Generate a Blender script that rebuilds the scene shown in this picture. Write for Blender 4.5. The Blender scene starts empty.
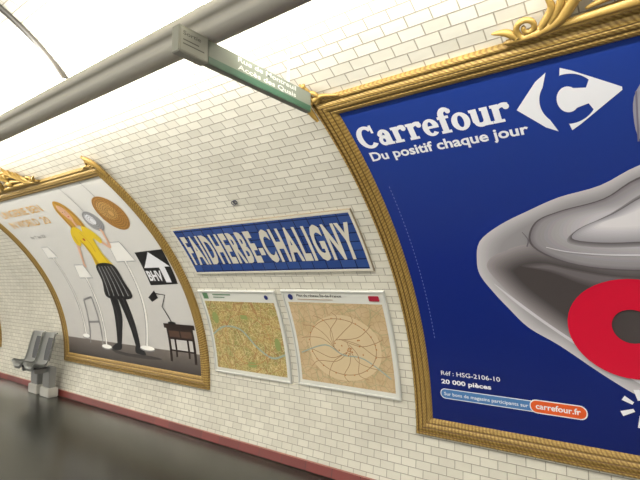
import bpy, bmesh, math, random
from mathutils import Matrix, Vector
random.seed(4)
SC=bpy.context.scene
SC.view_settings.view_transform='Standard'
COL=bpy.context.collection
pi=math.pi

# ------------------------------------------------ vault profile (metres)
EA,EB,YC,ZC=4.112,3.072,-.456,.55
TH0=-math.asin(ZC/EB)
NT=3000
TAB=[]
s=0;prev=None
for i in range(NT+1):
    th=TH0+(pi/2+.5-TH0)*i/NT
    p=(YC+EA*math.cos(th),ZC+EB*math.sin(th))
    if prev: s+=math.dist(p,prev)
    prev=p; TAB.append((s,th))
def theta(S):
    lo,hi=0,NT
    if S<=0: return TH0+S/3.2
    while hi-lo>1:
        m=(lo+hi)//2
        if TAB[m][0]<=S: lo=m
        else: hi=m
    s0,t0=TAB[lo];s1,t1=TAB[hi]
    return t0+(t1-t0)*(S-s0)/(s1-s0)
def wp(x,S,off=0.0):
    t=theta(S)
    y=YC+EA*math.cos(t);z=ZC+EB*math.sin(t)
    n=Vector((0,-math.cos(t)/EA,-math.sin(t)/EB)).normalized()
    return Vector((x,y,z))+n*off

# ------------------------------------------------ materials
def lin(c):
    return tuple(((v/255/12.92) if v/255<=.04045 else ((v/255+.055)/1.055)**2.4) for v in c)+(1,)
MC={}
def mat(name,c,rough=.5,metal=0,bump=0,bscale=40,noise=0,nscale=6,emit=0,spec=.5):
    if name in MC: return MC[name]
    m=bpy.data.materials.new(name);m.use_nodes=True
    nt=m.node_tree;b=nt.nodes['Principled BSDF']
    col=lin(c)
    b.inputs['Base Color'].default_value=col
    b.inputs['Roughness'].default_value=rough
    b.inputs['Metallic'].default_value=metal
    b.inputs['Specular IOR Level'].default_value=spec
    tc=nt.nodes.new('ShaderNodeTexCoord')
    if noise:
        n=nt.nodes.new('ShaderNodeTexNoise');n.inputs['Scale'].default_value=nscale;n.inputs['Detail'].default_value=5
        nt.links.new(tc.outputs['Object'],n.inputs['Vector'])
        mx=nt.nodes.new('ShaderNodeMix');mx.data_type='RGBA'
        mx.inputs['A'].default_value=tuple(v*(1-noise) for v in col[:3])+(1,)
        mx.inputs['B'].default_value=tuple(min(1,v*(1+noise)) for v in col[:3])+(1,)
        nt.links.new(n.outputs['Fac'],mx.inputs['Factor']);nt.links.new(mx.outputs['Result'],b.inputs['Base Color'])
    if bump:
        n=nt.nodes.new('ShaderNodeTexNoise');n.inputs['Scale'].default_value=bscale
        nt.links.new(tc.outputs['Object'],n.inputs['Vector'])
        bp=nt.nodes.new('ShaderNodeBump');bp.inputs['Strength'].default_value=bump;bp.inputs['Distance'].default_value=.01
        nt.links.new(n.outputs['Fac'],bp.inputs['Height']);nt.links.new(bp.outputs['Normal'],b.inputs['Normal'])
    if emit:
        b.inputs['Emission Color'].default_value=col;b.inputs['Emission Strength'].default_value=emit
    MC[name]=m;return m
def tile_mat(name,c1,c2,mortar,bw,rh,ms,rough=.25,bump=.5,offset=.5,noise=.06,wob=0,smooth=.6):
    m=bpy.data.materials.new(name);m.use_nodes=True
    nt=m.node_tree;b=nt.nodes['Principled BSDF']
    uv=nt.nodes.new('ShaderNodeUVMap')
    br=nt.nodes.new('ShaderNodeTexBrick')
    br.offset=offset
    br.inputs['Scale'].default_value=1;br.inputs['Brick Width'].default_value=bw;br.inputs['Row Height'].default_value=rh
    br.inputs['Mortar Size'].default_value=ms;br.inputs['Mortar Smooth'].default_value=smooth
    br.inputs['Color1'].default_value=lin(c1);br.inputs['Color2'].default_value=lin(c2);br.inputs['Mortar'].default_value=lin(mortar)
    nt.links.new(uv.outputs[0],br.inputs['Vector'])
    n=nt.nodes.new('ShaderNodeTexNoise');n.inputs['Scale'].default_value=1.3;n.inputs['Detail'].default_value=6
    nt.links.new(uv.outputs[0],n.inputs['Vector'])
    hs=nt.nodes.new('ShaderNodeHueSaturation')
    mr=nt.nodes.new('ShaderNodeMapRange');mr.inputs[1].default_value=.3;mr.inputs[2].default_value=.7
    mr.inputs[3].default_value=1-noise;mr.inputs[4].default_value=1+noise
    nt.links.new(n.outputs['Fac'],mr.inputs[0]);nt.links.new(mr.outputs[0],hs.inputs['Value'])
    nt.links.new(br.outputs['Color'],hs.inputs['Color']);nt.links.new(hs.outputs[0],b.inputs['Base Color'])
    b.inputs['Roughness'].default_value=rough
    inv=nt.nodes.new('ShaderNodeMath');inv.operation='SUBTRACT';inv.inputs[0].default_value=1
    nt.links.new(br.outputs['Fac'],inv.inputs[1])
    bp=nt.nodes.new('ShaderNodeBump');bp.inputs['Strength'].default_value=bump;bp.inputs['Distance'].default_value=.004
    nt.links.new(inv.outputs[0],bp.inputs['Height'])
    if wob:
        n3=nt.nodes.new('ShaderNodeTexNoise');n3.inputs['Scale'].default_value=9;n3.inputs['Detail'].default_value=2
        nt.links.new(uv.outputs[0],n3.inputs['Vector'])
        b2=nt.nodes.new('ShaderNodeBump');b2.inputs['Strength'].default_value=wob;b2.inputs['Distance'].default_value=.02
        nt.links.new(n3.outputs['Fac'],b2.inputs['Height']);nt.links.new(b2.outputs['Normal'],bp.inputs['Normal'])
    nt.links.new(bp.outputs['Normal'],b.inputs['Normal'])
    return m
def grad_mat(name,stops,axis='S',lo=0,hi=1,rough=.3):
    m=bpy.data.materials.new(name);m.use_nodes=True
    nt=m.node_tree;b=nt.nodes['Principled BSDF']
    uv=nt.nodes.new('ShaderNodeUVMap');sp=nt.nodes.new('ShaderNodeSeparateXYZ');nt.links.new(uv.outputs[0],sp.inputs[0])
    mr=nt.nodes.new('ShaderNodeMapRange');mr.inputs[1].default_value=lo;mr.inputs[2].default_value=hi
    nt.links.new(sp.outputs[1 if axis=='S' else 0],mr.inputs[0])
    cr=nt.nodes.new('ShaderNodeValToRGB');e=cr.color_ramp.elements
    while len(e)<len(stops): e.new(.5)
    for k,(p,c) in enumerate(stops): e[k].position=p;e[k].color=lin(c)
    nt.links.new(mr.outputs[0],cr.inputs[0]);nt.links.new(cr.outputs[0],b.inputs['Base Color'])
    b.inputs['Roughness'].default_value=rough
    return m

# ------------------------------------------------ object helpers
def link(o): COL.objects.link(o);return o
def top(o,label,cat,group=None):
    o['label']=label;o['category']=cat
    if group:o['group']=group
    return o
def empty(name,loc):
    o=bpy.data.objects.new(name,None);o.location=loc;o.empty_display_size=.1;return link(o)
def child(o,p):
    o.parent=p
    if p.type=='EMPTY': o.matrix_parent_inverse=Matrix.Translation(-Vector(p.location))
    return o
def mesh_obj(name,bm,mats,smooth=False,parent=None,kind=None):
    me=bpy.data.meshes.new(name);bm.to_mesh(me);bm.free()
    for m in mats: me.materials.append(m)
    if smooth:
        for p in me.polygons:p.use_smooth=True
    o=link(bpy.data.objects.new(name,me))
    if kind:o['kind']=kind
    if parent: 
        if parent.type=='EMPTY': child(o,parent)
        else: o.parent=parent
    return o
def box(bm,x0,x1,y0,y1,z0,z1,mi=0,bev=0):
    r=bmesh.ops.create_cube(bm,size=1)
    vs=r['verts']
    for v in vs:
        v.co=Vector(((x0+x1)/2+v.co.x*(x1-x0),(y0+y1)/2+v.co.y*(y1-y0),(z0+z1)/2+v.co.z*(z1-z0)))
    fs={f for v in vs for f in v.link_faces}
    for f in fs:f.material_index=mi
    if bev:
        es={e for v in vs for e in v.link_edges}
        r=bmesh.ops.bevel(bm,geom=list(es),offset=bev,segments=4,affect='EDGES')
        for f in r['faces']:f.material_index=mi
def tube(bm,pts,rad,seg=8,mi=0,closed=False):
    pts=[Vector(p) for p in pts];n=len(pts)
    if not hasattr(rad,'__len__'): rad=[rad]*n
    rings=[];up=None
    for i,p in enumerate(pts):
        t=(pts[min(i+1,n-1)]-pts[max(i-1,0)])
        if t.length<1e-9:t=Vector((0,0,1))
        t.normalize()
        if up is None:
            up=t.orthogonal().normalized()
        up=(up-t*up.dot(t))
        if up.length<1e-6: up=t.orthogonal()
        up.normalize();sd=t.cross(up)
        rings.append([bm.verts.new(p+(up*math.cos(2*pi*k/seg)+sd*math.sin(2*pi*k/seg))*rad[i]) for k in range(seg)])
    for i in range(n-1):
        for k in range(seg):
            f=bm.faces.new((rings[i][k],rings[i][(k+1)%seg],rings[i+1][(k+1)%seg],rings[i+1][k]));f.material_index=mi;f.smooth=True
    for r in (rings[0],rings[-1]):
        f=bm.faces.new(r);f.material_index=mi

# ------------------------------------------------ 2D print helpers
def P(pts):
    return ([tuple(p) for p in pts],[tuple(range(len(pts)))])
def rect(x0,x1,y0,y1): return P([(x0,y0),(x1,y0),(x1,y1),(x0,y1)])
def rrect(x0,x1,y0,y1,r,n=6):
    pts=[]
    for cx,cy,a0 in ((x1-r,y1-r,0),(x0+r,y1-r,90),(x0+r,y0+r,180),(x1-r,y0+r,270)):
        for k in range(n+1):
            t=math.radians(a0+90*k/n);pts.append((cx+r*math.cos(t),cy+r*math.sin(t)))
    return P(pts)
def ell(cx,cy,rx,ry,n=40,a0=0,rot=0):
    pts=[]
    for k in range(n):
        t=2*pi*k/n+a0;x=rx*math.cos(t);y=ry*math.sin(t)
        pts.append((cx+x*math.cos(rot)-y*math.sin(rot),cy+x*math.sin(rot)+y*math.cos(rot)))
    return P(pts)
def ring(cx,cy,rx,ry,ix,iy,n=48,a0=0,a1=360,icx=None,icy=None):
    icx=cx if icx is None else icx;icy=cy if icy is None else icy
    pts=[];fs=[]
    for k in range(n+1):
        t=math.radians(a0+(a1-a0)*k/n)
        pts.append((cx+rx*math.cos(t),cy+ry*math.sin(t)));pts.append((icx+ix*math.cos(t),icy+iy*math.sin(t)))
    for k in range(n): fs.append((2*k,2*k+2,2*k+3,2*k+1))
    return (pts,fs)
def cr(pts,n=6,closed=True):
    out=[];m=len(pts)
    rng=range(m) if closed else range(m-1)
    for i in rng:
        if closed: p0,p1,p2,p3=pts[i-1],pts[i],pts[(i+1)%m],pts[(i+2)%m]
        else: p0,p1,p2,p3=pts[max(i-1,0)],pts[i],pts[i+1],pts[min(i+2,m-1)]
        for k in range(n):
            t=k/n
            out.append(tuple(.5*((2*p1[j])+(-p0[j]+p2[j])*t+(2*p0[j]-5*p1[j]+4*p2[j]-p3[j])*t*t+(-p0[j]+3*p1[j]-3*p2[j]+p3[j])*t**3) for j in range(len(p1))))
    if not closed: out.append(tuple(pts[-1]))
    return out
def SM(pts,n=6): return P(cr(pts,n))
def stroke(pts,w,smooth=False):
    if smooth: pts=cr(pts,6,False)
    n=len(pts)
    if not hasattr(w,'__len__'): w=[w]*n
    elif len(w)!=n:
        ww=w;w=[ww[0]+(ww[-1]-ww[0])*i/(n-1) for i in range(n)]
    L=[];fs=[]
    for i,p in enumerate(pts):
        a=Vector(pts[max(i-1,0)]);b=Vector(pts[min(i+1,n-1)]);t=(b-a)
        if t.length<1e-9:t=Vector((1,0))
        t.normalize();nn=Vector((-t.y,t.x))*w[i]/2
        L.append((p[0]+nn.x,p[1]+nn.y));L.append((p[0]-nn.x,p[1]-nn.y))
    for i in range(n-1): fs.append((2*i,2*i+1,2*i+3,2*i+2))
    return (L,fs)
def _txt(body,bold,shear=0,spacing=1):
    cu=bpy.data.curves.new('t','FONT');cu.body=body;cu.size=1;cu.offset=bold;cu.shear=shear;cu.space_character=spacing;cu.resolution_u=3
    o=bpy.data.objects.new('t',cu);COL.objects.link(o)
    bpy.context.view_layer.update()
    dg=bpy.context.evaluated_depsgraph_get();oe=o.evaluated_get(dg);me=oe.to_mesh()
    pts=[(v.co.x,v.co.y) for v in me.vertices];fs=[tuple(p.vertices) for p in me.polygons]
    oe.to_mesh_clear();bpy.data.objects.remove(o);bpy.data.curves.remove(cu)
    return pts,fs
CAP={}
def text(body,x0,x1,base,h,bold=0.0,shear=0,spacing=1):
    if bold not in CAP:
        p,_=_txt('H',bold);CAP[bold]=(min(q[1] for q in p),max(q[1] for q in p))
    pts,fs=_txt(body,bold,shear,spacing)
    a=min(q[0] for q in pts);b=max(q[0] for q in pts);c0,c1=CAP[bold]
    return ([(x0+(p[0]-a)/(b-a)*(x1-x0),base+(p[1]-c0)/(c1-c0)*h) for p in pts],fs)
def xf(shape,f):
    return ([f(*p) for p in shape[0]],shape[1])

STEP=.06
def art(name,layers,parent=None,base=.014,flatten=None,label=None,inc=.0007):
    bm=bmesh.new();uvl=bm.loops.layers.uv.new('UVMap')
    mats=[];off=base
    for shapes,m in layers:
        if m not in mats: mats.append(m)
        mi=mats.index(m)
        if isinstance(shapes,tuple): shapes=[shapes]
        b2=bmesh.new()
        for pts,fs in shapes:
            vs=[b2.verts.new((p[0],p[1],0)) for p in pts]
            for f in fs:
                try:b2.faces.new([vs[i] for i in f])
                except ValueError: pass
        ng=[f for f in b2.faces if len(f.verts)>4]
        bmesh.ops.triangulate(b2,faces=ng)
        if flatten is None:
            ys=[v.co.y for v in b2.verts]
            k=math.ceil(min(ys)/STEP)
            while k*STEP<max(ys):
                bmesh.ops.bisect_plane(b2,geom=b2.verts[:]+b2.edges[:]+b2.faces[:],plane_co=(0,k*STEP,0),plane_no=(0,1,0))
                k+=1
        b2.normal_update()
        mp={}
        for v in b2.verts:
            co=wp(v.co.x,v.co.y,off) if flatten is None else flatten(v.co.x,v.co.y,off)
            mp[v]=bm.verts.new(co)
        for f in b2.faces:
            if f.calc_area()<1e-10: continue
            vl=list(f.verts)
            if f.normal.z<0: vl.reverse()
            nf=bm.faces.new([mp[v] for v in vl])
            nf.material_index=mi
            for l,v in zip(nf.loops,vl): l[uvl].uv=(v.co.x,v.co.y)
        b2.free()
        off+=inc
    o=mesh_obj(name,bm,mats,parent=parent)
    if label:o['label']=label
    return o

def path_rect(x0,x1,s0,s1,inset):
    a0,a1,b0,b1=x0+inset,x1-inset,s0+inset,s1-inset
    n=40;pts=[]
    for k in range(8): pts.append((a0+(a1-a0)*k/8,b0))
    for k in range(n): pts.append((a1,b0+(b1-b0)*k/n))
    for k in range(8): pts.append((a1-(a1-a0)*k/8,b1))
    for k in range(n): pts.append((a0,b1-(b1-b0)*k/n))
    return pts
def ring_frame(name,x0,x1,s0,s1,prof,mats,mi_f=None,parent=None,base=0.0):
    bm=bmesh.new();uvl=bm.loops.layers.uv.new('UVMap')
    rings=[]
    for d,h in prof:
        rings.append([(bm.verts.new(wp(x,s_,h+base)),i) for i,(x,s_) in enumerate(path_rect(x0,x1,s0,s1,d))])
    n=len(rings[0])
    pp=path_rect(x0,x1,s0,s1,0);L=[0]
    for i in range(n): L.append(L[-1]+math.dist(pp[i],pp[(i+1)%n]))
    for r in range(len(rings)-1):
        for i in range(n):
            j=(i+1)%n
            f=bm.faces.new((rings[r][i][0],rings[r][j][0],rings[r+1][j][0],rings[r+1][i][0]))
            f.material_index=0 if mi_f is None else mi_f(r)
            for l,uv in zip(f.loops,((L[i],prof[r][0]),(L[i+1],prof[r][0]),(L[i+1],prof[r+1][0]),(L[i],prof[r+1][0]))): l[uvl].uv=uv
    bmesh.ops.recalc_face_normals(bm,faces=bm.faces[:])
    return mesh_obj(name,bm,mats,parent=parent)

# ------------------------------------------------ base materials
M_tile=tile_mat('white_bevelled_tile',(220,216,202),(208,204,190),(158,152,138),.13,.065,.0040,rough=.13,bump=.55,wob=.16,noise=.08)
M_red=tile_mat('red_brown_base_tile',(124,50,44),(108,44,40),(70,40,38),.3,.15,.004,rough=.35,bump=.3)
def floor_material():
    m=bpy.data.materials.new('dark_asphalt');m.use_nodes=True
    nt=m.node_tree;b=nt.nodes['Principled BSDF']
    tc=nt.nodes.new('ShaderNodeTexCoord')
    n=nt.nodes.new('ShaderNodeTexNoise');n.inputs['Scale'].default_value=.9;n.inputs['Detail'].default_value=8
    nt.links.new(tc.outputs['Object'],n.inputs['Vector'])
    c=nt.nodes.new('ShaderNodeValToRGB');c.color_ramp.elements[0].position=.3;c.color_ramp.elements[0].color=lin((33,34,29))
    c.color_ramp.elements[1].position=.75;c.color_ramp.elements[1].color=lin((50,50,44))
    nt.links.new(n.outputs['Fac'],c.inputs[0]);nt.links.new(c.outputs[0],b.inputs['Base Color'])
    b.inputs['Roughness'].default_value=.24
    n2=nt.nodes.new('ShaderNodeTexNoise');n2.inputs['Scale'].default_value=60
    nt.links.new(tc.outputs['Object'],n2.inputs['Vector'])
    bp=nt.nodes.new('ShaderNodeBump');bp.inputs['Strength'].default_value=.12;bp.inputs['Distance'].default_value=.003
    nt.links.new(n2.outputs['Fac'],bp.inputs['Height']);nt.links.new(bp.outputs['Normal'],b.inputs['Normal'])
    return m
M_floor=floor_material()
def gold_material():
    m=bpy.data.materials.new('gilded_moulding');m.use_nodes=True
    nt=m.node_tree;b=nt.nodes['Principled BSDF']
    uv=nt.nodes.new('ShaderNodeUVMap')
    w=nt.nodes.new('ShaderNodeTexWave');w.inputs['Scale'].default_value=22;w.inputs['Distortion'].default_value=2.5;w.inputs['Detail Scale'].default_value=2;w.bands_direction='DIAGONAL'
    nt.links.new(uv.outputs[0],w.inputs['Vector'])
    n=nt.nodes.new('ShaderNodeTexNoise');n.inputs['Scale'].default_value=40;nt.links.new(uv.outputs[0],n.inputs['Vector'])
    mm=nt.nodes.new('ShaderNodeMath');mm.operation='MULTIPLY';nt.links.new(w.outputs['Fac'],mm.inputs[0]);nt.links.new(n.outputs['Fac'],mm.inputs[1])
    c=nt.nodes.new('ShaderNodeValToRGB');c.color_ramp.elements[0].color=lin((132,102,48));c.color_ramp.elements[1].color=lin((184,154,86));c.color_ramp.elements[1].position=.6
    nt.links.new(mm.outputs[0],c.inputs[0]);nt.links.new(c.outputs[0],b.inputs['Base Color'])
    b.inputs['Roughness'].default_value=.5;b.inputs['Metallic'].default_value=.15
    bp=nt.nodes.new('ShaderNodeBump');bp.inputs['Strength'].default_value=.4;bp.inputs['Distance'].default_value=.004
    nt.links.new(mm.outputs[0],bp.inputs['Height']);nt.links.new(bp.outputs['Normal'],b.inputs['Normal'])
    return m
M_gold=gold_material()
M_gold2=mat('gold_relief',(172,140,74),.42,.2,noise=.3,nscale=30)
M_golddark=mat('dark_gold_groove',(100,74,36),.5,.2)  # darker gold on the groove faces of the moulding
M_white=mat('print_white',(236,236,240),.35)
M_black=mat('print_black',(22,21,24),.35)

# ------------------------------------------------ room shell
XL,XR=-24.0,5.0
def shell(name,t0,t1,n,material,s0=None):
    bm=bmesh.new();uvl=bm.loops.layers.uv.new('UVMap')
    S=0
    if s0 is not None:S=s0
    pl=None;rows=[]
    for i in range(n+1):
        t=t0+(t1-t0)*i/n
        p=(YC+EA*math.cos(t),ZC+EB*math.sin(t))
        if pl:S+=math.dist(p,pl)
        pl=p
        rows.append((bm.verts.new((XL,p[0],p[1])),bm.verts.new((XR,p[0],p[1])),S))
    for i in range(n):
        a,b=rows[i],rows[i+1]
        f=bm.faces.new((a[0],b[0],b[1],a[1]));f.smooth=True
        for l,uv in zip(f.loops,((XL,a[2]),(XL,b[2]),(XR,b[2]),(XR,a[2]))): l[uvl].uv=uv
    o=mesh_obj(name,bm,[material],kind='structure');return o,rows[-1][2]
w1,SE=shell('wall_back',TH0,pi/2,220,M_tile)
w2,SE=shell('ceiling',pi/2,pi/2+1.0,60,M_tile,SE)
w3,SE=shell('wall_front',pi/2+1.0,pi+math.asin(1.65/EB),90,M_tile,SE)
yb=YC+EA*math.cos(TH0)
PE=-.55
bm=bmesh.new()
box(bm,XL,XR,PE,yb,-.15,0,0)
mesh_obj('floor',bm,[M_floor],kind='structure')
bm=bmesh.new();box(bm,XL,XR,PE-.02,PE,-1.1,0)
mesh_obj('trim_1',bm,[mat('platform_edge_concrete',(120,116,110),.8,noise=.1)],kind='structure')
bm=bmesh.new();box(bm,XL,XR,-4.2,PE-.02,-1.25,-1.1)
mesh_obj('floor_track',bm,[mat('track_ballast',(58,52,48),.9,noise=.3,nscale=20,bump=.6)],kind='structure')
for nm,x in (('wall_left',XL),('wall_right',XR)):  # unseen end walls, added to close the vault for light bounce
    bm=bmesh.new()
    vs=[bm.verts.new((x,YC+EA*math.cos(TH0-.4+ (pi-2*TH0+.8)*i/60),ZC+EB*math.sin(TH0-.4+(pi-2*TH0+.8)*i/60))) for i in range(61)]
    bm.faces.new(vs)
    mesh_obj(nm,bm,[mat('end_wall_grey',(150,148,142),.7,noise=.1)],kind='structure')
art('baseboard_back',[(rect(XL,XR,0.002,.085),M_red)],base=.02)['kind']='structure'
art('trim_2',[(rect(XL,XR,0.085,.096),mat('trim_ledge',(176,120,104),.3))],base=.018)['kind']='structure'

# ------------------------------------------------ gilded frame
PROF=[(0,.0),(0,.028),(.008,.034),(.018,.034),(.024,.026),(.032,.027),(.045,.037),(.058,.039),(.064,.034),(.070,.038),(.084,.036),(.094,.030),(.100,.027),(.108,.031),(.126,.026),(.14,.012)]
def fi(r): return 1 if r in (3,7,11) else 0
def spiral(cx,cy,r0,r1,a0,a1,n=22):
    return [(cx+(r0+(r1-r0)*k/n)*math.cos(math.radians(a0+(a1-a0)*k/n)),cy+(r0+(r1-r0)*k/n)*math.sin(math.radians(a0+(a1-a0)*k/n))) for k in range(n+1)]
def crest(parent,cx,st):
    bm=bmesh.new()
    def tb(pts,r0,r1,off=.04,rm=None):
        n=len(pts)
        rr=[]
        for i in range(n):
            t=i/(n-1)
            rr.append(.85*((r0+(r1-r0)*t) if rm is None else (r0*(1-t)+r1*t+rm*math.sin(pi*t))))
        tube(bm,[wp(cx+p[0],st+p[1],off) for p in pts],rr,8)
    for sg in (-1,1):
        f=lambda L:[(sg*p[0],p[1]) for p in L]
        tb(f(cr([(.56,.02),(.44,.02),(.33,.05),(.26,.12),(.2,.2),(.1,.25)],6,False)),.008,.018,rm=.018)
        tb(f(spiral(.45,.065,.05,.012,-60,400)),.018,.012)
        tb(f(spiral(.17,.19,.07,.01,200,-260)),.018,.012)
        for q in ([(.5,.03),(.54,.07),(.6,.085)],[(.4,.04),(.34,.12),(.36,.2)],[(.3,.07),(.25,.18),(.28,.26)],[(.36,.05),(.3,.14),(.31,.22)],[(.24,.12),(.2,.25),(.22,.31)],[(.06,.22),(.09,.3),(.16,.33)]):
            tb(f(cr(q,6,False)),.02,.004,rm=.008)
        tb(f(cr([(.0,.04),(.13,.035),(.28,.03),(.45,.02)],6,False)),.034,.012)
        tb(f(cr([(.05,.1),(.13,.09),(.22,.07)],6,False)),.03,.008)
    for k in range(7):
        a=math.radians(30+20*k)
        tb([(0,.1),(math.cos(a)*.06,.1+math.sin(a)*.1),(math.cos(a)*.12,.1+math.sin(a)*.23)],.012,.024,off=.045)
    tb([(-.55,.012),(.55,.012)],.018,.018,off=.03)
    bmesh.ops.create_icosphere(bm,subdivisions=2,radius=.04,matrix=Matrix.Translation(wp(cx,st+.09,.05)))
    return mesh_obj('crest_ornament',bm,[M_gold2],smooth=True,parent=parent)
def corner(parent,x,st,sg):
    bm=bmesh.new()
    T=lambda L,r:tube(bm,[wp(x+sg*p[0],st+p[1],.035) for p in L],r,6)
    T(spiral(.05,.035,.045,.01,-90,300,16),.014)
    T(cr([(-.015,-.14),(-.025,-.03),(.0,.07),(.05,.13)],6,False),[.01+.014*math.sin(pi*i/18) for i in range(19)])
    T(cr([(.02,.0),(.05,.08),(.02,.14)],6,False),[.018-.012*i/12 for i in range(13)])
    T(cr([(.05,.01),(.12,.025),(.22,.0)],6,False),[.02-.015*i/12 for i in range(13)])
    return mesh_obj('corner_ornament',bm,[M_gold2],smooth=True,parent=parent)
def billboard(x0,x1,label):
    e=empty('advertising_billboard',wp((x0+x1)/2,.54,0))
    top(e,label,'billboard','gilt framed billboards along the tiled wall')
    fr=ring_frame('gilt_frame',x0,x1,.54,3.41,PROF,[M_gold,M_golddark],fi,parent=e)
    fr['label']='moulded gilt frame with rope pattern'
    crest(e,(x0+x1)/2,3.41)
    corner(e,x0,3.41,1);corner(e,x1,3.41,-1)
    return e

# ============ billboard A : blue
A=billboard(-1.74,1.72,'blue poster with a steam iron in a carved gilt frame')
M_blue=grad_mat('poster_blue',[(0,(18,32,98)),(.5,(22,42,124)),(1,(36,64,148))],'S',.7,3.3,rough=.2)
sheetA=art('poster_sheet',[(rect(-1.605,1.585,.675,3.275),M_blue)],parent=A,base=.012,label='royal blue printed sheet')
def glyphs():
    W=.040;out=[]
    def st(pts,ww=W,sm=False): out.append(stroke(pts,ww,sm))
    xh=.112;cap=.158
    def arcp(cx,cy,rx,ry,a0,a1,n=16): return [(cx+rx*math.cos(math.radians(a0+(a1-a0)*k/n)),cy+ry*math.sin(math.radians(a0+(a1-a0)*k/n))) for k in range(n+1)]
    out.append(ring(.075,cap/2,.077,cap/2+.004,.035,cap/2-.019,n=30,a0=42,a1=318))
    st([(.124,cap-.056),(.124,cap+.002)],.018)
    x=.148
    def a_(x):
        out.append(ring(x+.036,.036,.038,.038,.010,.014,n=20))
        st([(x+.072,.0),(x+.072,.078)],.036)
        out.append(ring(x+.047,.073,.043,.041,.008,.018,n=14,a0=0,a1=165))
        out.append(ell(x+.018,.080,.015,.015,14))
        st([(x+.06,.009),(x+.1,.009)],.018)
        return x+.106
    def r_(x):
        st([(x+.028,0),(x+.028,xh)],.038)
        st([(x,.009),(x+.064,.009)],.018);st([(x,xh-.009),(x+.03,xh-.009)],.018)
        st(arcp(x+.070,.072,.034,.030,150,50,8),[.020,.032])
        out.append(ell(x+.086,.090,.018,.018,14))
        return x+.106
    def e_(x):
        out.append(ring(x+.05,xh/2,.052,xh/2+.002,.016,xh/2-.018,n=26,a0=5,a1=318))
        st([(x+.02,.058),(x+.100,.058)],.017)
        return x+.106
    def f_(x):
        st([(x+.03,0),(x+.03,.125)],.038)
        st([(x,.009),(x+.064,.009)],.018);st([(x,xh-.009),(x+.07,xh-.009)],.018)
        st(arcp(x+.058,.118,.028,.034,180,50,10),[.038,.024])
        out.append(ell(x+.078,.138,.016,.016,14))
        return x+.080
    def o_(x):
        out.append(ring(x+.052,xh/2,.055,xh/2+.003,.018,xh/2-.018,n=26));return x+.111
    def u_(x):
        st([(x+.026,.03),(x+.026,xh)],.037);st([(x+.088,0),(x+.088,xh)],.037)
        st(arcp(x+.054,.034,.028,.024,180,350,10),.028)
        st([(x,xh-.009),(x+.03,xh-.009)],.018);st([(x+.062,xh-.009),(x+.09,xh-.009)],.018)
        st([(x+.08,.009),(x+.118,.009)],.018)
        return x+.120
    x=a_(x);x=r_(x);x=r_(x);x=e_(x);x=f_(x);x=o_(x);x=u_(x);x=r_(x)
    k=.935/x
    return [xf(s_,lambda u,v:(-1.57+u*k,2.975+v*1.04)) for s_ in out]
art('brand_lettering',[(glyphs(),M_white)],parent=sheetA,base=.014,label='white slab serif lettering')
art('slogan_lettering',[(text('Du positif chaque jour',-1.545,-.575,2.872,.070,.026),M_white)],parent=sheetA,base=.014)
def emblem(cx,cy,sx,sy):
    def arc(r,a0,a1,n=16,ys=1,c=.10): return [(c+r*math.cos(math.radians(a0+(a1-a0)*k/n)),r*ys*math.sin(math.radians(a0+(a1-a0)*k/n))) for k in range(n+1)]
    left=[(-1.22,0),(-.58,.80),(-.28,1.02)]+arc(.70,140,220,20,1.25)+[(-.28,-1.02),(-.58,-.80)]
    up=[(.06,1.06),(.30,.90),(1.34,.05),(1.34,-.05),(.30,-.90),(.06,-1.06),(.02,-.84)]+arc(.68,-98,-36,12,1.22)+[(.56,-.26)]+arc(.27,-50,-180,12,1.6)+arc(.27,180,50,12,1.6)[1:]+[(.56,.26)]+arc(.68,36,98,12,1.22)+[(.02,.84)]
    f=lambda x,y:(cx+x*sx,cy+y*sy)
    return [xf(P(left),f),xf(P(up),f)]
art('emblem',[(emblem(-.385,3.03,.182,.172),M_white)],parent=sheetA,base=.014,label='white double arrow emblem with a blue C shape')
# steam iron print : nested tonal layers
def tone(c): 
    c=tuple(int(round(v/3)*3) for v in c)
    return mat('iron_print_%d_%d_%d'%c,c,.24)
def blend(A_,B_,ca,cb,n=9,sm=4):
    A_=cr(A_,sm);B_=cr(B_,sm);out=[]
    for k in range(n):
        t=k/(n-1)
        out.append((P([(a[0]*(1-t)+b[0]*t,a[1]*(1-t)+b[1]*t) for a,b in zip(A_,B_)]),tone(tuple(ca[j]*(1-t)+cb[j]*t for j in range(3)))))
    return out
def shrink(L,cx,cy,k,ky=None):
    ky=k if ky is None else ky
    return [(cx+(x-cx)*k,cy+(y-cy)*ky) for x,y in L]
OUT=[(-1.07,2.0),(-1.02,2.15),(-.87,2.265),(-.67,2.36),(-.5,2.43),(-.29,2.48),(-.1,2.58),(.2,2.66),(.55,2.5),(.8,2.0),(.75,1.3),(.35,.95),(0,.97),(-.21,1.06),(-.41,1.19),(-.63,1.36),(-.81,1.48),(-.92,1.62),(-1.0,1.74),(-1.07,1.88)]
TANK=[(-.98,1.90),(-.97,1.98),(-.88,2.04),(-.7,2.09),(-.5,2.04),(-.2,1.98),(.2,2.0),(.6,1.95),(.7,1.6),(.5,1.2),(0,1.14),(-.3,1.27),(-.53,1.41),(-.75,1.59),(-.88,1.74)]
DARK=[(-.84,1.90),(-.83,1.93),(-.77,1.96),(-.66,1.97),(-.5,1.92),(-.2,1.84),(.2,1.85),(.5,1.8),(.6,1.6),(.4,1.4),(0,1.32),(-.3,1.42),(-.5,1.53),(-.67,1.68),(-.78,1.80)]
BOD=[(-.70,2.13),(-.645,2.27),(-.5,2.335),(-.28,2.39),(-.08,2.51),(.3,2.55),(.55,2.2),(.3,1.93),(-.1,1.91),(-.4,1.94),(-.6,2.02)]
iron=[]
iron+=blend(OUT,shrink(OUT,-.03,1.92,.86,.88),(198,195,198),(150,146,150),16)
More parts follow.
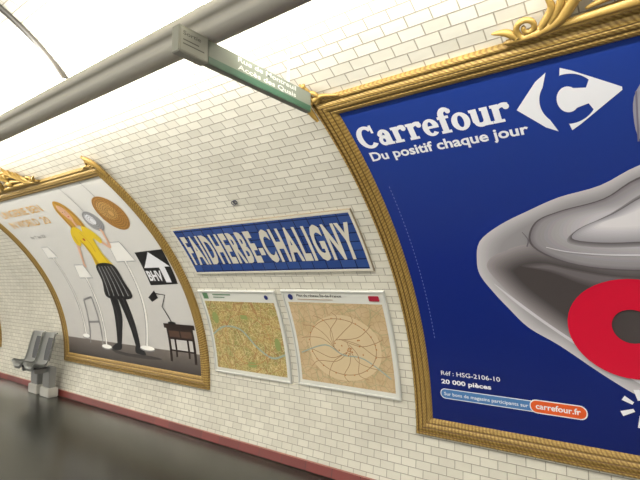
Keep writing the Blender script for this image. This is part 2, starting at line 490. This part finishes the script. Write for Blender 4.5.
iron+=blend(shrink(TANK,-.2,1.7,1.03,1.06),DARK,(158,152,154),(74,69,70),22)
iron+=[(SM([(-.99,1.82),(-.86,1.66),(-.67,1.485),(-.46,1.32),(-.2,1.145),(-.21,1.18),(-.47,1.355),(-.68,1.52),(-.87,1.70)]),tone((208,205,210)))]
iron+=blend([(-.80,1.955),(-.66,1.975),(-.5,1.93),(-.3,1.88),(-.05,1.86),(.2,1.87),(.2,1.76),(-.1,1.73),(-.4,1.79),(-.62,1.90)],[(-.7,1.94),(-.62,1.95),(-.5,1.91),(-.3,1.86),(-.05,1.83),(.2,1.84),(.2,1.80),(-.1,1.79),(-.4,1.84),(-.6,1.92)],(80,75,76),(112,106,108),8)
iron+=[(SM(shrink(BOD,-.1,2.2,1.02,1.035)),tone((98,93,97)))]
iron+=blend(BOD,shrink(BOD,-.1,2.2,.95,.92),(128,123,128),(150,146,150),6)
iron+=blend(shrink(BOD,-.1,2.2,.94,.91),shrink(BOD,.0,2.28,.55,.5),(150,146,150),(198,195,200),14)
HN=[(-.47,2.145),(-.41,2.215),(-.25,2.29),(-.03,2.42),(.22,2.4),(.32,2.26),(.05,2.12),(-.17,2.1),(-.36,2.11)]
iron+=blend(shrink(HN,-.1,2.27,1.08,1.2),shrink(HN,-.1,2.27,1.02,1.04),(150,146,150),(104,99,103),5)
iron+=blend(HN,shrink(HN,-.1,2.27,.6,.4),(160,156,162),(224,222,226),12)
iron+=[(stroke([(-.62,2.09),(-.5,2.05),(-.3,2.02),(-.1,2.01)],[.004,.012],True),tone((216,214,218)))]
iron+=[(stroke([(-.74,2.21),(-.715,2.15),(-.73,2.10)],[.004,.008],True),tone((110,106,110)))]
art('printed_steam_iron',iron,parent=sheetA,base=.0128,inc=.00011,label='grey and lilac steam iron printed on blue')
DL=[(-.11,2.86),(-.09,3.0),(.0,3.1),(.12,3.1),(.2,2.9),(.12,2.68),(0,2.64),(-.09,2.72)]
art('printed_dial',blend(DL,shrink(DL,.06,2.87,.5),(160,156,168),(212,210,220),6)+[([stroke([(-.1+.035*k,2.72-.01*k),(-.09+.035*k,3.0+.01*k)],.008) for k in range(8)],tone((124,118,134)))],parent=sheetA,base=.0135,inc=.0003)
M_redp=mat('red_print',(206,24,54),.24)
art('red_number_graphic',[(ring(-.215,1.515,.35,.34,.105,.115,icy=1.53),M_redp)],parent=sheetA,base=.0245,label='thick red printed zero')
rays=[]
for a,r0,r1 in ((100,.05,.12),(150,.05,.11),(205,.045,.12),(60,.05,.12),(10,.05,.11),(320,.045,.12),(265,.05,.13)):
    c_,s_=math.cos(math.radians(a)),math.sin(math.radians(a))
    rays.append(stroke([(-.2+r0*c_,.985+r0*s_),(-.2+r1*c_,.985+r1*s_)],[.02,.034]))
art('white_burst_graphic',[(rays,M_white)],parent=sheetA,base=.0165)
art('reference_lettering',[([text('Réf : HSG-2106-10',-1.50,-1.05,1.045,.034,.006),text('20 000 pièces',-1.505,-1.12,.975,.036,.03)],M_white)],parent=sheetA,base=.014)
M_cy=mat('pale_blue_print',(70,120,176),.3);M_or=mat('orange_print',(222,92,40),.3)
art('web_address_badge',[(rrect(-1.52,-.80,.855,.935,.038),M_white),(rrect(-1.514,-.8,.861,.929,.033),M_cy),
 (text('Sur bons de magasins participants sur',-1.49,-.87,.882,.026,.012),M_white),
 (rrect(-.86,-.50,.85,.948,.045),M_white),(rrect(-.853,-.507,.857,.941,.041),M_or),(text('carrefour.fr',-.82,-.54,.882,.042,.02),M_white)],parent=sheetA,base=.014)
art('margin_dash_line',[([rect(-1.515,-1.510,1.35+k*.03,1.35+k*.03+.016) for k in range(44)],mat('pale_print',(96,112,176),.4))],parent=sheetA,base=.014)

# ============ billboard B : home store
B=billboard(-7.77,-4.31,'pale poster with a woman and lamps in a carved gilt frame')
M_pale=grad_mat('poster_pale',[(0,(190,186,182)),(.4,(214,212,208)),(1,(228,226,220))],'S',.7,3.3,rough=.18)
M_fl=grad_mat('print_dark_floor',[(0,(60,54,52)),(1,(116,108,102))],'S',.67,.93)
sheetB=art('poster_sheet',[(rect(-7.635,-4.445,.675,3.275),M_pale),(rect(-7.635,-4.445,.675,.93),M_fl)],parent=B,base=.012,label='pale grey printed sheet with a dark floor')
M_yel=mat('yellow_print',(236,204,40),.3);M_yel2=mat('yellow_shade_print',(200,158,30),.3);M_bl=mat('blond_print',(206,156,60),.3);M_bl2=mat('dark_blond_print',(150,104,40),.3)
M_sk=mat('skin_print',(226,180,150),.3);M_sk2=mat('skin_shade_print',(196,146,118),.3)
M_ot=mat('ochre_print',(222,176,96),.3);M_gy=mat('grey_print',(132,130,130),.3);M_lg=mat('light_grey_print',(166,166,168),.3)
M_wk=mat('wicker_print',(190,140,74),.35);M_wk2=mat('wicker_light_print',(214,170,104),.35);M_wkd=mat('wicker_dark_print',(136,96,48),.35);M_rd=mat('lip_red_print',(190,40,40),.3)
art('headline_lettering',[([text('LINGERIE BEN',-7.35,-6.15,3.0,.115,.012),text('IN WORLD',-7.4,-6.55,2.81,.115,.012),text('20',-6.45,-6.25,2.81,.115,.012)],M_ot),
   (text('du 7 au 22',-7.2,-6.75,2.60,.05,.01),M_gy)],parent=sheetB,base=.0145)
woman=[
 ([SM([(-6.38,.84),(-6.0,.81),(-5.5,.82),(-5.2,.80),(-5.6,.77),(-6.2,.78)])],mat('soft_shadow_print',(62,56,54),.3)),
 ([SM([(-6.08,1.66),(-5.93,1.66),(-5.95,1.35),(-6.04,1.12),(-6.12,.9),(-6.21,.9),(-6.18,1.15),(-6.13,1.4)]),
   SM([(-5.91,1.66),(-5.75,1.66),(-5.71,1.4),(-5.68,1.15),(-5.66,.9),(-5.75,.9),(-5.82,1.15),(-5.88,1.4)]),
   SM([(-6.11,.93),(-6.22,.93),(-6.36,.86),(-6.28,.83),(-6.13,.85)]),SM([(-5.65,.93),(-5.76,.93),(-5.78,.84),(-5.66,.82),(-5.54,.83)])],M_black),
 (SM([(-5.76,3.10),(-5.65,3.08),(-5.58,2.97),(-5.57,2.8),(-5.62,2.62),(-5.68,2.70),(-5.76,2.72),(-5.84,2.68),(-5.92,2.60),(-5.92,2.8),(-5.88,2.98)]),M_bl),
 ([stroke([(-5.86,2.98),(-5.89,2.8),(-5.88,2.66)],[.01,.025],True),stroke([(-5.62,3.0),(-5.60,2.82),(-5.63,2.68)],[.01,.02],True),stroke([(-5.75,3.08),(-5.70,3.05),(-5.66,2.98)],.01,True)],M_bl2),
 ([SM([(-5.75,3.04),(-5.68,3.0),(-5.672,2.90),(-5.70,2.82),(-5.74,2.79),(-5.79,2.82),(-5.82,2.92),(-5.81,3.0)]),stroke([(-5.745,2.82),(-5.76,2.7)],.055),
   stroke([(-5.56,2.5),(-5.42,2.36),(-5.34,2.56)],[.065,.04],True),stroke([(-6.05,2.5),(-6.2,2.31),(-6.3,2.14)],[.065,.04],True),
   ell(-5.33,2.59,.027,.04,12),ell(-6.31,2.11,.027,.04,12)],M_sk),
 ([stroke([(-5.80,2.9),(-5.785,2.83),(-5.745,2.80)],[.006,.014],True),stroke([(-5.74,2.78),(-5.735,2.72)],.014),stroke([(-5.742,2.93),(-5.73,2.895)],.006)],M_sk2),
 (SM([(-5.88,2.70),(-5.79,2.68),(-5.75,2.62),(-5.70,2.68),(-5.63,2.69),(-5.54,2.62),(-5.48,2.48),(-5.56,2.42),(-5.64,2.5),(-5.69,2.27),(-5.64,2.05),(-6.01,2.05),(-5.97,2.27),(-5.98,2.45),(-6.07,2.40),(-6.13,2.48),(-6.03,2.63)]),M_yel),
 ([SM([(-6.0,2.07),(-5.97,2.27),(-5.97,2.5),(-5.93,2.42),(-5.92,2.25),(-5.93,2.07)]),stroke([(-5.65,2.5),(-5.71,2.3),(-5.68,2.08)],[.006,.022],True),stroke([(-5.83,2.62),(-5.79,2.45),(-5.82,2.3)],[.006,.014],True),stroke([(-6.03,2.57),(-6.07,2.45)],.014)],M_yel2),
 (SM([(-6.02,2.1),(-5.63,2.1),(-5.58,1.85),(-5.55,1.62),(-5.87,1.58),(-6.18,1.62),(-6.10,1.85)]),M_black),
 ([stroke([(-5.98+.075*k,2.08),(-6.09+.115*k,1.63)],.014) for k in range(5)],M_lg),
 ([stroke([(-6.07,1.6),(-6.06,1.35),(-6.13,1.1)],[.012,.006],True),stroke([(-5.79,1.6),(-5.78,1.35),(-5.74,1.1)],[.012,.006],True)],mat('stocking_sheen_print',(70,66,70),.3)),
 ([ell(-5.738,2.862,.020,.008,12),ell(-5.86,2.5,.022,.022,14)],M_rd),
 ([ell(-5.772,2.935,.009,.005,8),ell(-5.708,2.935,.009,.005,8)],M_black),
]
art('printed_woman',woman,parent=sheetB,base=.0145,inc=.0004,label='woman in yellow top, black striped skirt and black stockings')
art('printed_ceiling_lamp',[
 (ell(-4.86,2.81,.245,.24,36),M_wk),(ell(-4.89,2.85,.15,.13,30),M_wk2),
 ([ring(-4.86,2.81,r,r,r-.006,r-.006,n=32) for r in (.23,.2,.17,.14,.11,.08,.05)]+[stroke([(-4.86+.05*math.cos(a*pi/12),2.81+.05*math.sin(a*pi/12)),(-4.86+.23*math.cos(a*pi/12+.5),2.81+.23*math.sin(a*pi/12+.5))],.004) for a in range(24)],M_wkd),
 (stroke([(-4.86,3.05),(-4.86,3.27)],.008),M_gy)],parent=sheetB,base=.0145,label='round wicker lamp')
art('printed_ceiling_lamp',[
 (ell(-5.33,2.74,.16,.15,30),M_lg),(ell(-5.36,2.77,.09,.08,24),M_white),([ring(-5.33,2.74,r,r*.95,r-.006,r*.95-.006,n=28) for r in (.15,.12,.09,.06)],M_gy),
 (stroke([(-5.33,2.9),(-5.33,3.27)],.008),M_gy)],parent=sheetB,base=.0145,label='round grey lamp')
M_shade=mat('print_shade_white',(246,244,238),.3)
def flamp(x0,x1,s0,s1,line,w,bx,bs,br):
    d=(x1-x0)*.18
    art('printed_floor_lamp',[(P([(x0-.014,s0-.014),(x1+.014,s0-.014),(x1-d+.014,s1+.014),(x0+d-.014,s1+.014)]),M_lg),
      ([stroke([(a-.018,b) for a,b in line],w*.9,True),ell(bx,bs-.014,br*1.08,.034,20)],M_gy),
      ([P([(x0,s0),(x1,s0),(x1-d,s1),(x0+d,s1)]),stroke(line,w,True),ell(bx,bs,br,.03,20)],M_shade)],parent=sheetB,base=.0145)
flamp(-5.485,-5.095,2.14,2.41,[(-5.3,2.14),(-5.36,1.5),(-5.5,.95)],.035,-5.5,.92,.16)
flamp(-6.65,-6.31,1.91,2.11,[(-6.48,1.91),(-6.49,1.4),(-6.5,.88)],.026,-6.5,.86,.13)
flamp(-7.19,-6.91,2.26,2.44,[(-7.05,2.26),(-7.05,1.6),(-7.05,1.0)],.022,-7.05,.98,.1)
art('printed_stool',[([stroke([(-6.85,1.55),(-6.6,1.6)],.03),stroke([(-6.85,1.55),(-6.95,.88)],.03),stroke([(-6.6,1.6),(-6.6,.88)],.03),stroke([(-6.9,1.2),(-6.6,1.22)],.03)],M_gy)],parent=sheetB,base=.0145)
art('store_emblem',[
 (P([(-5.04,1.79),(-4.50,1.81),(-4.455,2.27),(-5.0,2.25)]),M_black),
 (P([(-4.99,2.03),(-4.74,2.245),(-4.49,2.04),(-4.59,2.04),(-4.60,1.83),(-4.70,1.83),(-4.70,2.03)]),M_white),
 (text('BHV',-5.0,-4.715,1.85,.14,.035),M_white),
],parent=sheetB,base=.0145,label='black square emblem with white arrow and letters')
art('printed_side_table',[
 ([rect(-5.06,-4.47,1.22,1.28),rect(-5.02,-4.51,1.08,1.24),rect(-5.02,-4.975,.8,1.1),rect(-4.555,-4.51,.8,1.1),rect(-4.9,-4.865,.86,1.1),rect(-4.66,-4.625,.86,1.1),rect(-5.02,-4.51,.93,.95)],mat('dark_wood_print',(44,32,28),.3)),
 ([rect(-4.98,-4.78,1.11,1.19),rect(-4.75,-4.55,1.11,1.19)],mat('wood_print',(84,62,50),.3)),
 ([stroke([(-4.88,1.3),(-4.98,1.5),(-4.84,1.66),(-5.05,1.68)],.018),ell(-4.88,1.29,.08,.02,16),P([(-5.02,1.72),(-5.0,1.62),(-5.15,1.56),(-5.2,1.62)])],M_black),
],parent=sheetB,base=.0145,label='dark wooden table with black desk lamp')

# ============ billboard C
C=billboard(-13.8,-10.34,'dark poster in a carved gilt frame further along the platform')
art('poster_sheet',[(rect(-13.665,-10.475,.675,3.275),mat('dark_red_print',(90,30,34),.3)),(ell(-12,2,1.0,.8),M_black)],parent=C,base=.012)

# ------------------------------------------------ station name sign
e=empty('station_name_sign',wp(-3.0,1.93,0));top(e,'blue enamel tile name panel with white capitals above two maps','sign')
M_nblue=tile_mat('enamel_blue_tile',(54,82,144),(42,68,130),(14,24,66),.146,.082,.006,rough=.16,bump=.4,offset=0,noise=.08)
M_cream=mat('cream_enamel',(208,203,188),.3)
M_brown=mat('brown_edge_enamel',(140,128,108),.4)
NX0,NX1,NS0,NS1=-4.10,-1.90,1.93,2.51
ring_frame('sign_border',NX0,NX1,NS0,NS1,[(0,0),(0,.014),(.005,.016),(.005,.018),(.026,.018),(.028,.014)],[M_brown,M_cream],lambda r:1 if r>=2 else 0,parent=e)
art('sign_panel',[(rect(NX0+.026,NX1-.026,NS0+.026,NS1-.026),M_nblue)],parent=e,base=.0165)
art('sign_lettering',[(text('FAIDHERBE-CHALIGNY',-4.03,-1.97,2.05,.35,.038,spacing=1.16),M_cream)],parent=e,base=.019)

# ------------------------------------------------ maps
def map_mat(name,base,alt,specs):
    m=bpy.data.materials.new(name);m.use_nodes=True
    nt=m.node_tree;b=nt.nodes['Principled BSDF'];uv=nt.nodes.new('ShaderNodeUVMap')
    n=nt.nodes.new('ShaderNodeTexNoise');n.inputs['Scale'].default_value=7;n.inputs['Detail'].default_value=5
    nt.links.new(uv.outputs[0],n.inputs['Vector'])
    c=nt.nodes.new('ShaderNodeValToRGB');c.color_ramp.elements[0].position=.4;c.color_ramp.elements[0].color=lin(base);c.color_ramp.elements[1].position=.65;c.color_ramp.elements[1].color=lin(alt)
    nt.links.new(n.outputs['Fac'],c.inputs[0])
    last=c.outputs[0]
    for sc,th,col,mixf in specs:
        v=nt.nodes.new('ShaderNodeTexVoronoi');v.feature='DISTANCE_TO_EDGE';v.inputs['Scale'].default_value=sc
        nt.links.new(uv.outputs[0],v.inputs['Vector'])
        lt=nt.nodes.new('ShaderNodeMath');lt.operation='LESS_THAN';lt.inputs[1].default_value=th
        nt.links.new(v.outputs['Distance'],lt.inputs[0])
        ml=nt.nodes.new('ShaderNodeMath');ml.operation='MULTIPLY';ml.inputs[1].default_value=mixf;nt.links.new(lt.outputs[0],ml.inputs[0])
        mx=nt.nodes.new('ShaderNodeMix');mx.data_type='RGBA';mx.inputs['B'].default_value=lin(col)
        nt.links.new(ml.outputs[0],mx.inputs['Factor']);nt.links.new(last,mx.inputs['A']);last=mx.outputs['Result']
    nt.links.new(last,b.inputs['Base Color']);b.inputs['Roughness'].default_value=.3
    return m
M_map1=map_mat('street_map_print',(188,164,104),(148,148,88),[(48,.06,(136,114,72),.7),(24,.05,(212,194,146),.8),(8,.03,(150,96,60),.6)])
M_map2=map_mat('network_map_print',(198,174,138),(188,164,126),[(16,.04,(170,144,108),.6),(7,.02,(144,152,112),.5)])
M_paper=mat('map_paper',(212,212,204),.3)
M_alu=mat('pale_enamel_frame',(200,200,194),.35,.1)
M_cyan=mat('river_print',(150,166,156),.3);M_grn=mat('green_print',(86,124,90),.3);M_grn2=mat('park_print',(140,152,92),.3);M_tanl=mat('tan_line_print',(160,126,94),.3)
M_org=mat('orange_line_print',(182,124,76),.3);M_navy=mat('navy_print',(40,50,110),.3);M_tag=mat('red_tag_print',(166,40,60),.3)
fp=[(0,0),(0,.018),(.004,.022),(.014,.022),(.02,.012)]
def mapframe(x0,x1,s0,s1,label):
    e=empty('framed_map',wp((x0+x1)/2,s0,0));top(e,label,'map','framed maps under the name sign')
    ring_frame('map_frame',x0,x1,s0,s1,fp,[M_alu],parent=e);return e
m1=mapframe(-4.20,-3.07,.765,1.73,'green and yellow city map in a slim metal frame')
art('map_sheet',[(rect(-4.185,-3.085,.78,1.715),M_paper),(rect(-4.15,-3.12,.82,1.60),M_map1),
  ([stroke([(-4.15,1.2),(-3.95,1.3),(-3.7,1.28),(-3.5,1.1),(-3.3,1.0),(-3.12,1.05)],.02,True)],M_cyan),
  ([ell(-4.05,1.4,.05,.07,16),ell(-3.2,1.15,.04,.07,16),ell(-3.6,.9,.07,.03,16),rect(-3.65,-3.55,1.4,1.45)],M_grn2),
  ([ring(-3.62,1.18,.33,.28,.325,.275)],M_org)],parent=m1,base=.012)
art('map_heading',[([rect(-4.14,-4.06,1.63,1.70),rect(-3.98,-3.7,1.675,1.688),rect(-3.98,-3.8,1.645,1.655)],M_grn),(ell(-3.2,1.66,.025,.025,16),M_navy)],parent=m1,base=.0155)
m2=mapframe(-2.98,-1.87,.775,1.745,'tan railway network map in a slim metal frame')
L2=[ring(-2.42,1.2,.36,.27,.353,.263)]
for k in range(14):
    a=k*2*pi/14+.2
    r1=.44+.08*random.random();q=.9*random.random()-.2
    L2.append(stroke([(-2.42+.09*math.cos(a+1.5),1.2+.07*math.sin(a+1.5)),(-2.42+.2*math.cos(a+q),1.2+.16*math.sin(a+q)),(-2.42+.36*math.cos(a),1.2+.27*math.sin(a)),(-2.42+r1*math.cos(a+.1),1.2+.33*math.sin(a+.1))],.006,True))
art('map_sheet',[(rect(-2.965,-1.885,.79,1.73),M_paper),(rect(-2.93,-1.92,.83,1.62),M_map2),
  ([SM([(-2.75,1.0),(-2.78,1.25),(-2.6,1.45),(-2.3,1.5),(-2.05,1.35),(-2.03,1.1),(-2.2,.93),(-2.5,.88)])],mat('network_centre_print',(206,186,150),.3)),
  (L2,M_tanl),([stroke([(-2.9,1.1),(-2.6,1.2),(-2.42,1.12),(-2.2,1.1),(-1.95,.95)],.012,True)],M_cyan),
  ([ell(-2.42+.36*math.cos(k),1.2+.27*math.sin(k),.008,.008,8) for k in range(20)]+[ell(-2.5+.3*random.random(),1.1+.2*random.random(),.008,.008,8) for k in range(16)],M_org)],parent=m2,base=.012)
art('map_heading',[(ell(-2.88,1.675,.03,.03,18),M_navy),([text('Plan du réseau Île-de-France',-2.80,-2.30,1.68,.026,.012)],M_black),([rect(-2.80,-2.40,1.65,1.656)],M_tanl),(rrect(-2.03,-1.93,1.65,1.70,.01),M_tag)],parent=m2,base=.0165)
bm=bmesh.new()
for k,(dx,ds) in enumerate(((0,0),(.03,.035))):
    tube(bm,[wp(-3.02+dx+.02*math.cos(2*pi*i/14),2.70+ds*.3+.02*math.sin(2*pi*i/14),.008) for i in range(15)],.004,6)
o=mesh_obj('wall_graffiti',bm,[mat('dark_graffiti',(60,64,80),.4,.6)]);top(o,'small dark double ring graffiti mark on the white tiles','graffiti')  # small graffiti squiggle on the tiles, built as two rings

# ------------------------------------------------ lighting gantry
bx0,bx1=XL+.3,XR-.3
BY0,BY1,BZ0,BZ1=1.25,1.446,2.868,3.0
M_beam=mat('grey_painted_steel',(206,202,190),.5,.0,noise=.04)
M_beamd=mat('grey_underside',(164,160,150),.5)
e=empty('lighting_gantry',((bx0+bx1)/2,1.35,2.868));top(e,'pale grey metal lighting channel suspended along the vault','light fixture')
bm=bmesh.new()
box(bm,bx0,bx1,BY0,BY1,BZ0,BZ1,0,.045)
ch=mesh_obj('channel',bm,[M_beam,M_beamd],smooth=True,parent=e)
M_tube=mat('lit_fluorescent_tube',(255,250,238),.3,emit=12)
for k in range(-3,17):
    x=-1.73-k*1.3
    if x-1.3<bx0 or x>bx1: continue
    bm=bmesh.new();tube(bm,[(x-.05,1.357,3.05),(x-1.25,1.357,3.05)],.016,10)
    for xx in (x-.08,x-1.22): box(bm,xx-.01,xx+.01,1.347,1.367,2.998,3.04,1)
    mesh_obj('fluorescent_tube',bm,[M_tube,M_beamd],parent=e)
for k in range(-3,17,3):
    x=-2.4-k*1.3
    if not bx0<x<bx1: continue
    bm=bmesh.new()
    t=math.acos((1.40-YC)/EA);zt=ZC+EB*math.sin(t)
    tube(bm,[(x,1.40,2.97),(x,1.40,zt-.01)],.006,8)
    mesh_obj('suspension_rod',bm,[M_beam],parent=e)

# arched cable on vault
bm=bmesh.new()
def sy(y):
    t=math.acos((y-YC)/EA)
    for s_,th in TAB:
        if th>=t: return s_
pts=[]
for k in range(50):
    y=1.62-2.0*k/49
    q=(y-.55)/(1.5-.55)
    pts.append(wp(-3.10-.34*max(q,0)**2+.02,sy(y),.020))
tube(bm,pts,.018,8)
o=mesh_obj('arched_conduit',bm,[mat('dark_conduit',(50,46,40),.5)],smooth=True);top(o,'thin dark conduit arching across the white vault','conduit')

# ------------------------------------------------ hanging direction sign
SX=-1.658
e=empty('hanging_direction_sign',(SX,1.62,2.742));top(e,'narrow grey and green exit sign hung from the lighting channel','sign')
M_sg=mat('grey_green_enamel',(124,130,118),.4);M_sgr=mat('green_enamel',(60,96,76),.4);M_sbx=mat('pale_box_enamel',(156,156,144),.45)
bm=bmesh.new();box(bm,SX-.02,SX+.02,1.335,2.10,2.742,2.858,0,.004);mesh_obj('sign_board',bm,[M_sg],parent=e)
bm=bmesh.new();box(bm,SX-.026,SX+.026,1.175,1.335,2.738,2.860,0,.004);mesh_obj('end_box',bm,[M_sbx],parent=e)
fl=lambda x,y,off:Vector((SX+.02+off,x,y))
art('green_band',[(rect(1.34,2.095,2.744,2.778),M_sgr)],parent=e,base=.001,flatten=fl)
art('sign_lettering',[([text('Rue de Montreuil',1.52,1.96,2.824,.025,.015),text('Accès des Quais',1.52,1.96,2.786,.025,.015)],mat('sign_white',(214,216,208),.4))],parent=e,base=.001,flatten=fl)
fl2=lambda x,y,off:Vector((SX+.026+off,x,y))
art('pictogram_panel',[(rect(1.185,1.325,2.750,2.848),mat('pale_label',(170,170,158),.45)),([text('Sortie',1.195,1.29,2.818,.018,.01),rect(1.195,1.28,2.794,2.799),rect(1.195,1.31,2.776,2.781)],mat('label_grey',(96,96,90),.4))],parent=e,base=.001,flatten=fl2)
bm=bmesh.new();t=math.acos((1.92-YC)/EA)
tube(bm,[(SX,1.92,2.855),(SX,1.92,ZC+EB*math.sin(t)-.005)],.006,8);mesh_obj('suspension_rod',bm,[M_beam],parent=e)

# ------------------------------------------------ platform seats
def seat(x,label):
    e=empty('platform_seat',(x,3.4,0));top(e,label,'seat','moulded seats along the platform wall')
    prof=[(3.20,.42),(3.18,.46),(3.21,.485),(3.25,.475),(3.32,.455),(3.38,.465),(3.43,.52),(3.47,.63),(3.50,.77),(3.525,.89),(3.54,.95),(3.56,.97),(3.58,.95)]
    prof=cr(prof,4,False);w=.185
    bm=bmesh.new();g=[]
    nx=10
    for i in range(nx+1):
        u=-1+2*i/nx
        lip=.06*max(0,abs(u)-.5)/.5
        row=[]
        for j,(y,z) in enumerate(prof):
            tt=j/(len(prof)-1)
            row.append(bm.verts.new((x+u*w*(1-.12*max(0,tt-.6)/.4*1.0),y-.03-lip*(1.2 if tt>.45 else 0),z+lip*(1.2 if tt<=.45 else 0))))
        g.append(row)
    for i in range(nx):
        for j in range(len(prof)-1):
            f=bm.faces.new((g[i][j],g[i+1][j],g[i+1][j+1],g[i][j+1]));f.smooth=True
    bmesh.ops.solidify(bm,geom=bm.faces[:],thickness=.025)
    mesh_obj('seat_shell',bm,[mat('seat_grey_plastic',(168,169,166),.3)],smooth=True,parent=e)
    bm=bmesh.new();box(bm,x-.13,x+.13,3.20,3.38,.445,.472,0,.01)
    g2=[[bm.verts.new((x+sx*.12,y,z)) for sx in (-1,1)] for y,z in ((3.410,.55),(3.430,.65),(3.455,.78),(3.48,.89))]
    for a,b in zip(g2,g2[1:]): bm.faces.new((a[0],a[1],b[1],b[0]))
    mesh_obj('seat_pad',bm,[mat('seat_dark_pad',(66,66,68),.5)],parent=e)
    bm=bmesh.new();box(bm,x-.12,x+.12,3.42,3.52,.14,.45,0,.01);box(bm,x-.03,x+.03,3.24,3.44,.37,.44,0,.005)
    box(bm,x-.15,x+.15,3.40,3.55,0.0,.14,1,.01)
    mesh_obj('pedestal',bm,[mat('seat_bracket',(140,140,138),.4,.2),mat('pedestal_white_tile',(196,194,186),.3)],parent=e)
    return e
seat(-7.88,'grey moulded seat on a pale tiled pedestal')
seat(-8.30,'grey moulded seat on a pale tiled pedestal')

# ------------------------------------------------ lights
def area(name,loc,rotm,sx,sy_,energy,color=(1,.982,.93)):
    l=bpy.data.lights.new(name,'AREA');l.shape='RECTANGLE';l.size=sx;l.size_y=sy_;l.energy=energy;l.color=color
    o=bpy.data.objects.new(name,l);o.location=loc;o.rotation_euler=rotm;link(o);return o
area('tube_light_up',(-9.5,1.36,3.075),(pi,0,0),28,.06,430)
area('tube_light_wall',(-9.5,1.49,3.04),(math.radians(86),0,0),28,.06,330)
area('opposite_tube_light',(-9.5,-2.1,2.9),(math.radians(50),0,0),28,.2,230)
area('low_fill_light',(-9.5,-3.7,.5),(math.radians(108),0,0),28,1.2,290)  # added fill from low down, brightens the channel underside and wall
wd=bpy.data.worlds.new('w');SC.world=wd;wd.use_nodes=True
wd.node_tree.nodes['Background'].inputs[0].default_value=(.8,.8,.78,1);wd.node_tree.nodes['Background'].inputs[1].default_value=.15

# ------------------------------------------------ camera
cd=bpy.data.cameras.new('camera');co=bpy.data.objects.new('camera',cd);link(co)
cd.sensor_width=36;cd.lens=36*470/640;cd.clip_start=.02
r=Vector((.8003,.5996,0)).normalized();f=Vector((-.5971,.7970,.0911)).normalized();u=r.cross(f)
M=Matrix(((r.x,u.x,-f.x,0),(r.y,u.y,-f.y,0),(r.z,u.z,-f.z,1.75),(0,0,0,1)))
co.matrix_world=M
SC.camera=co
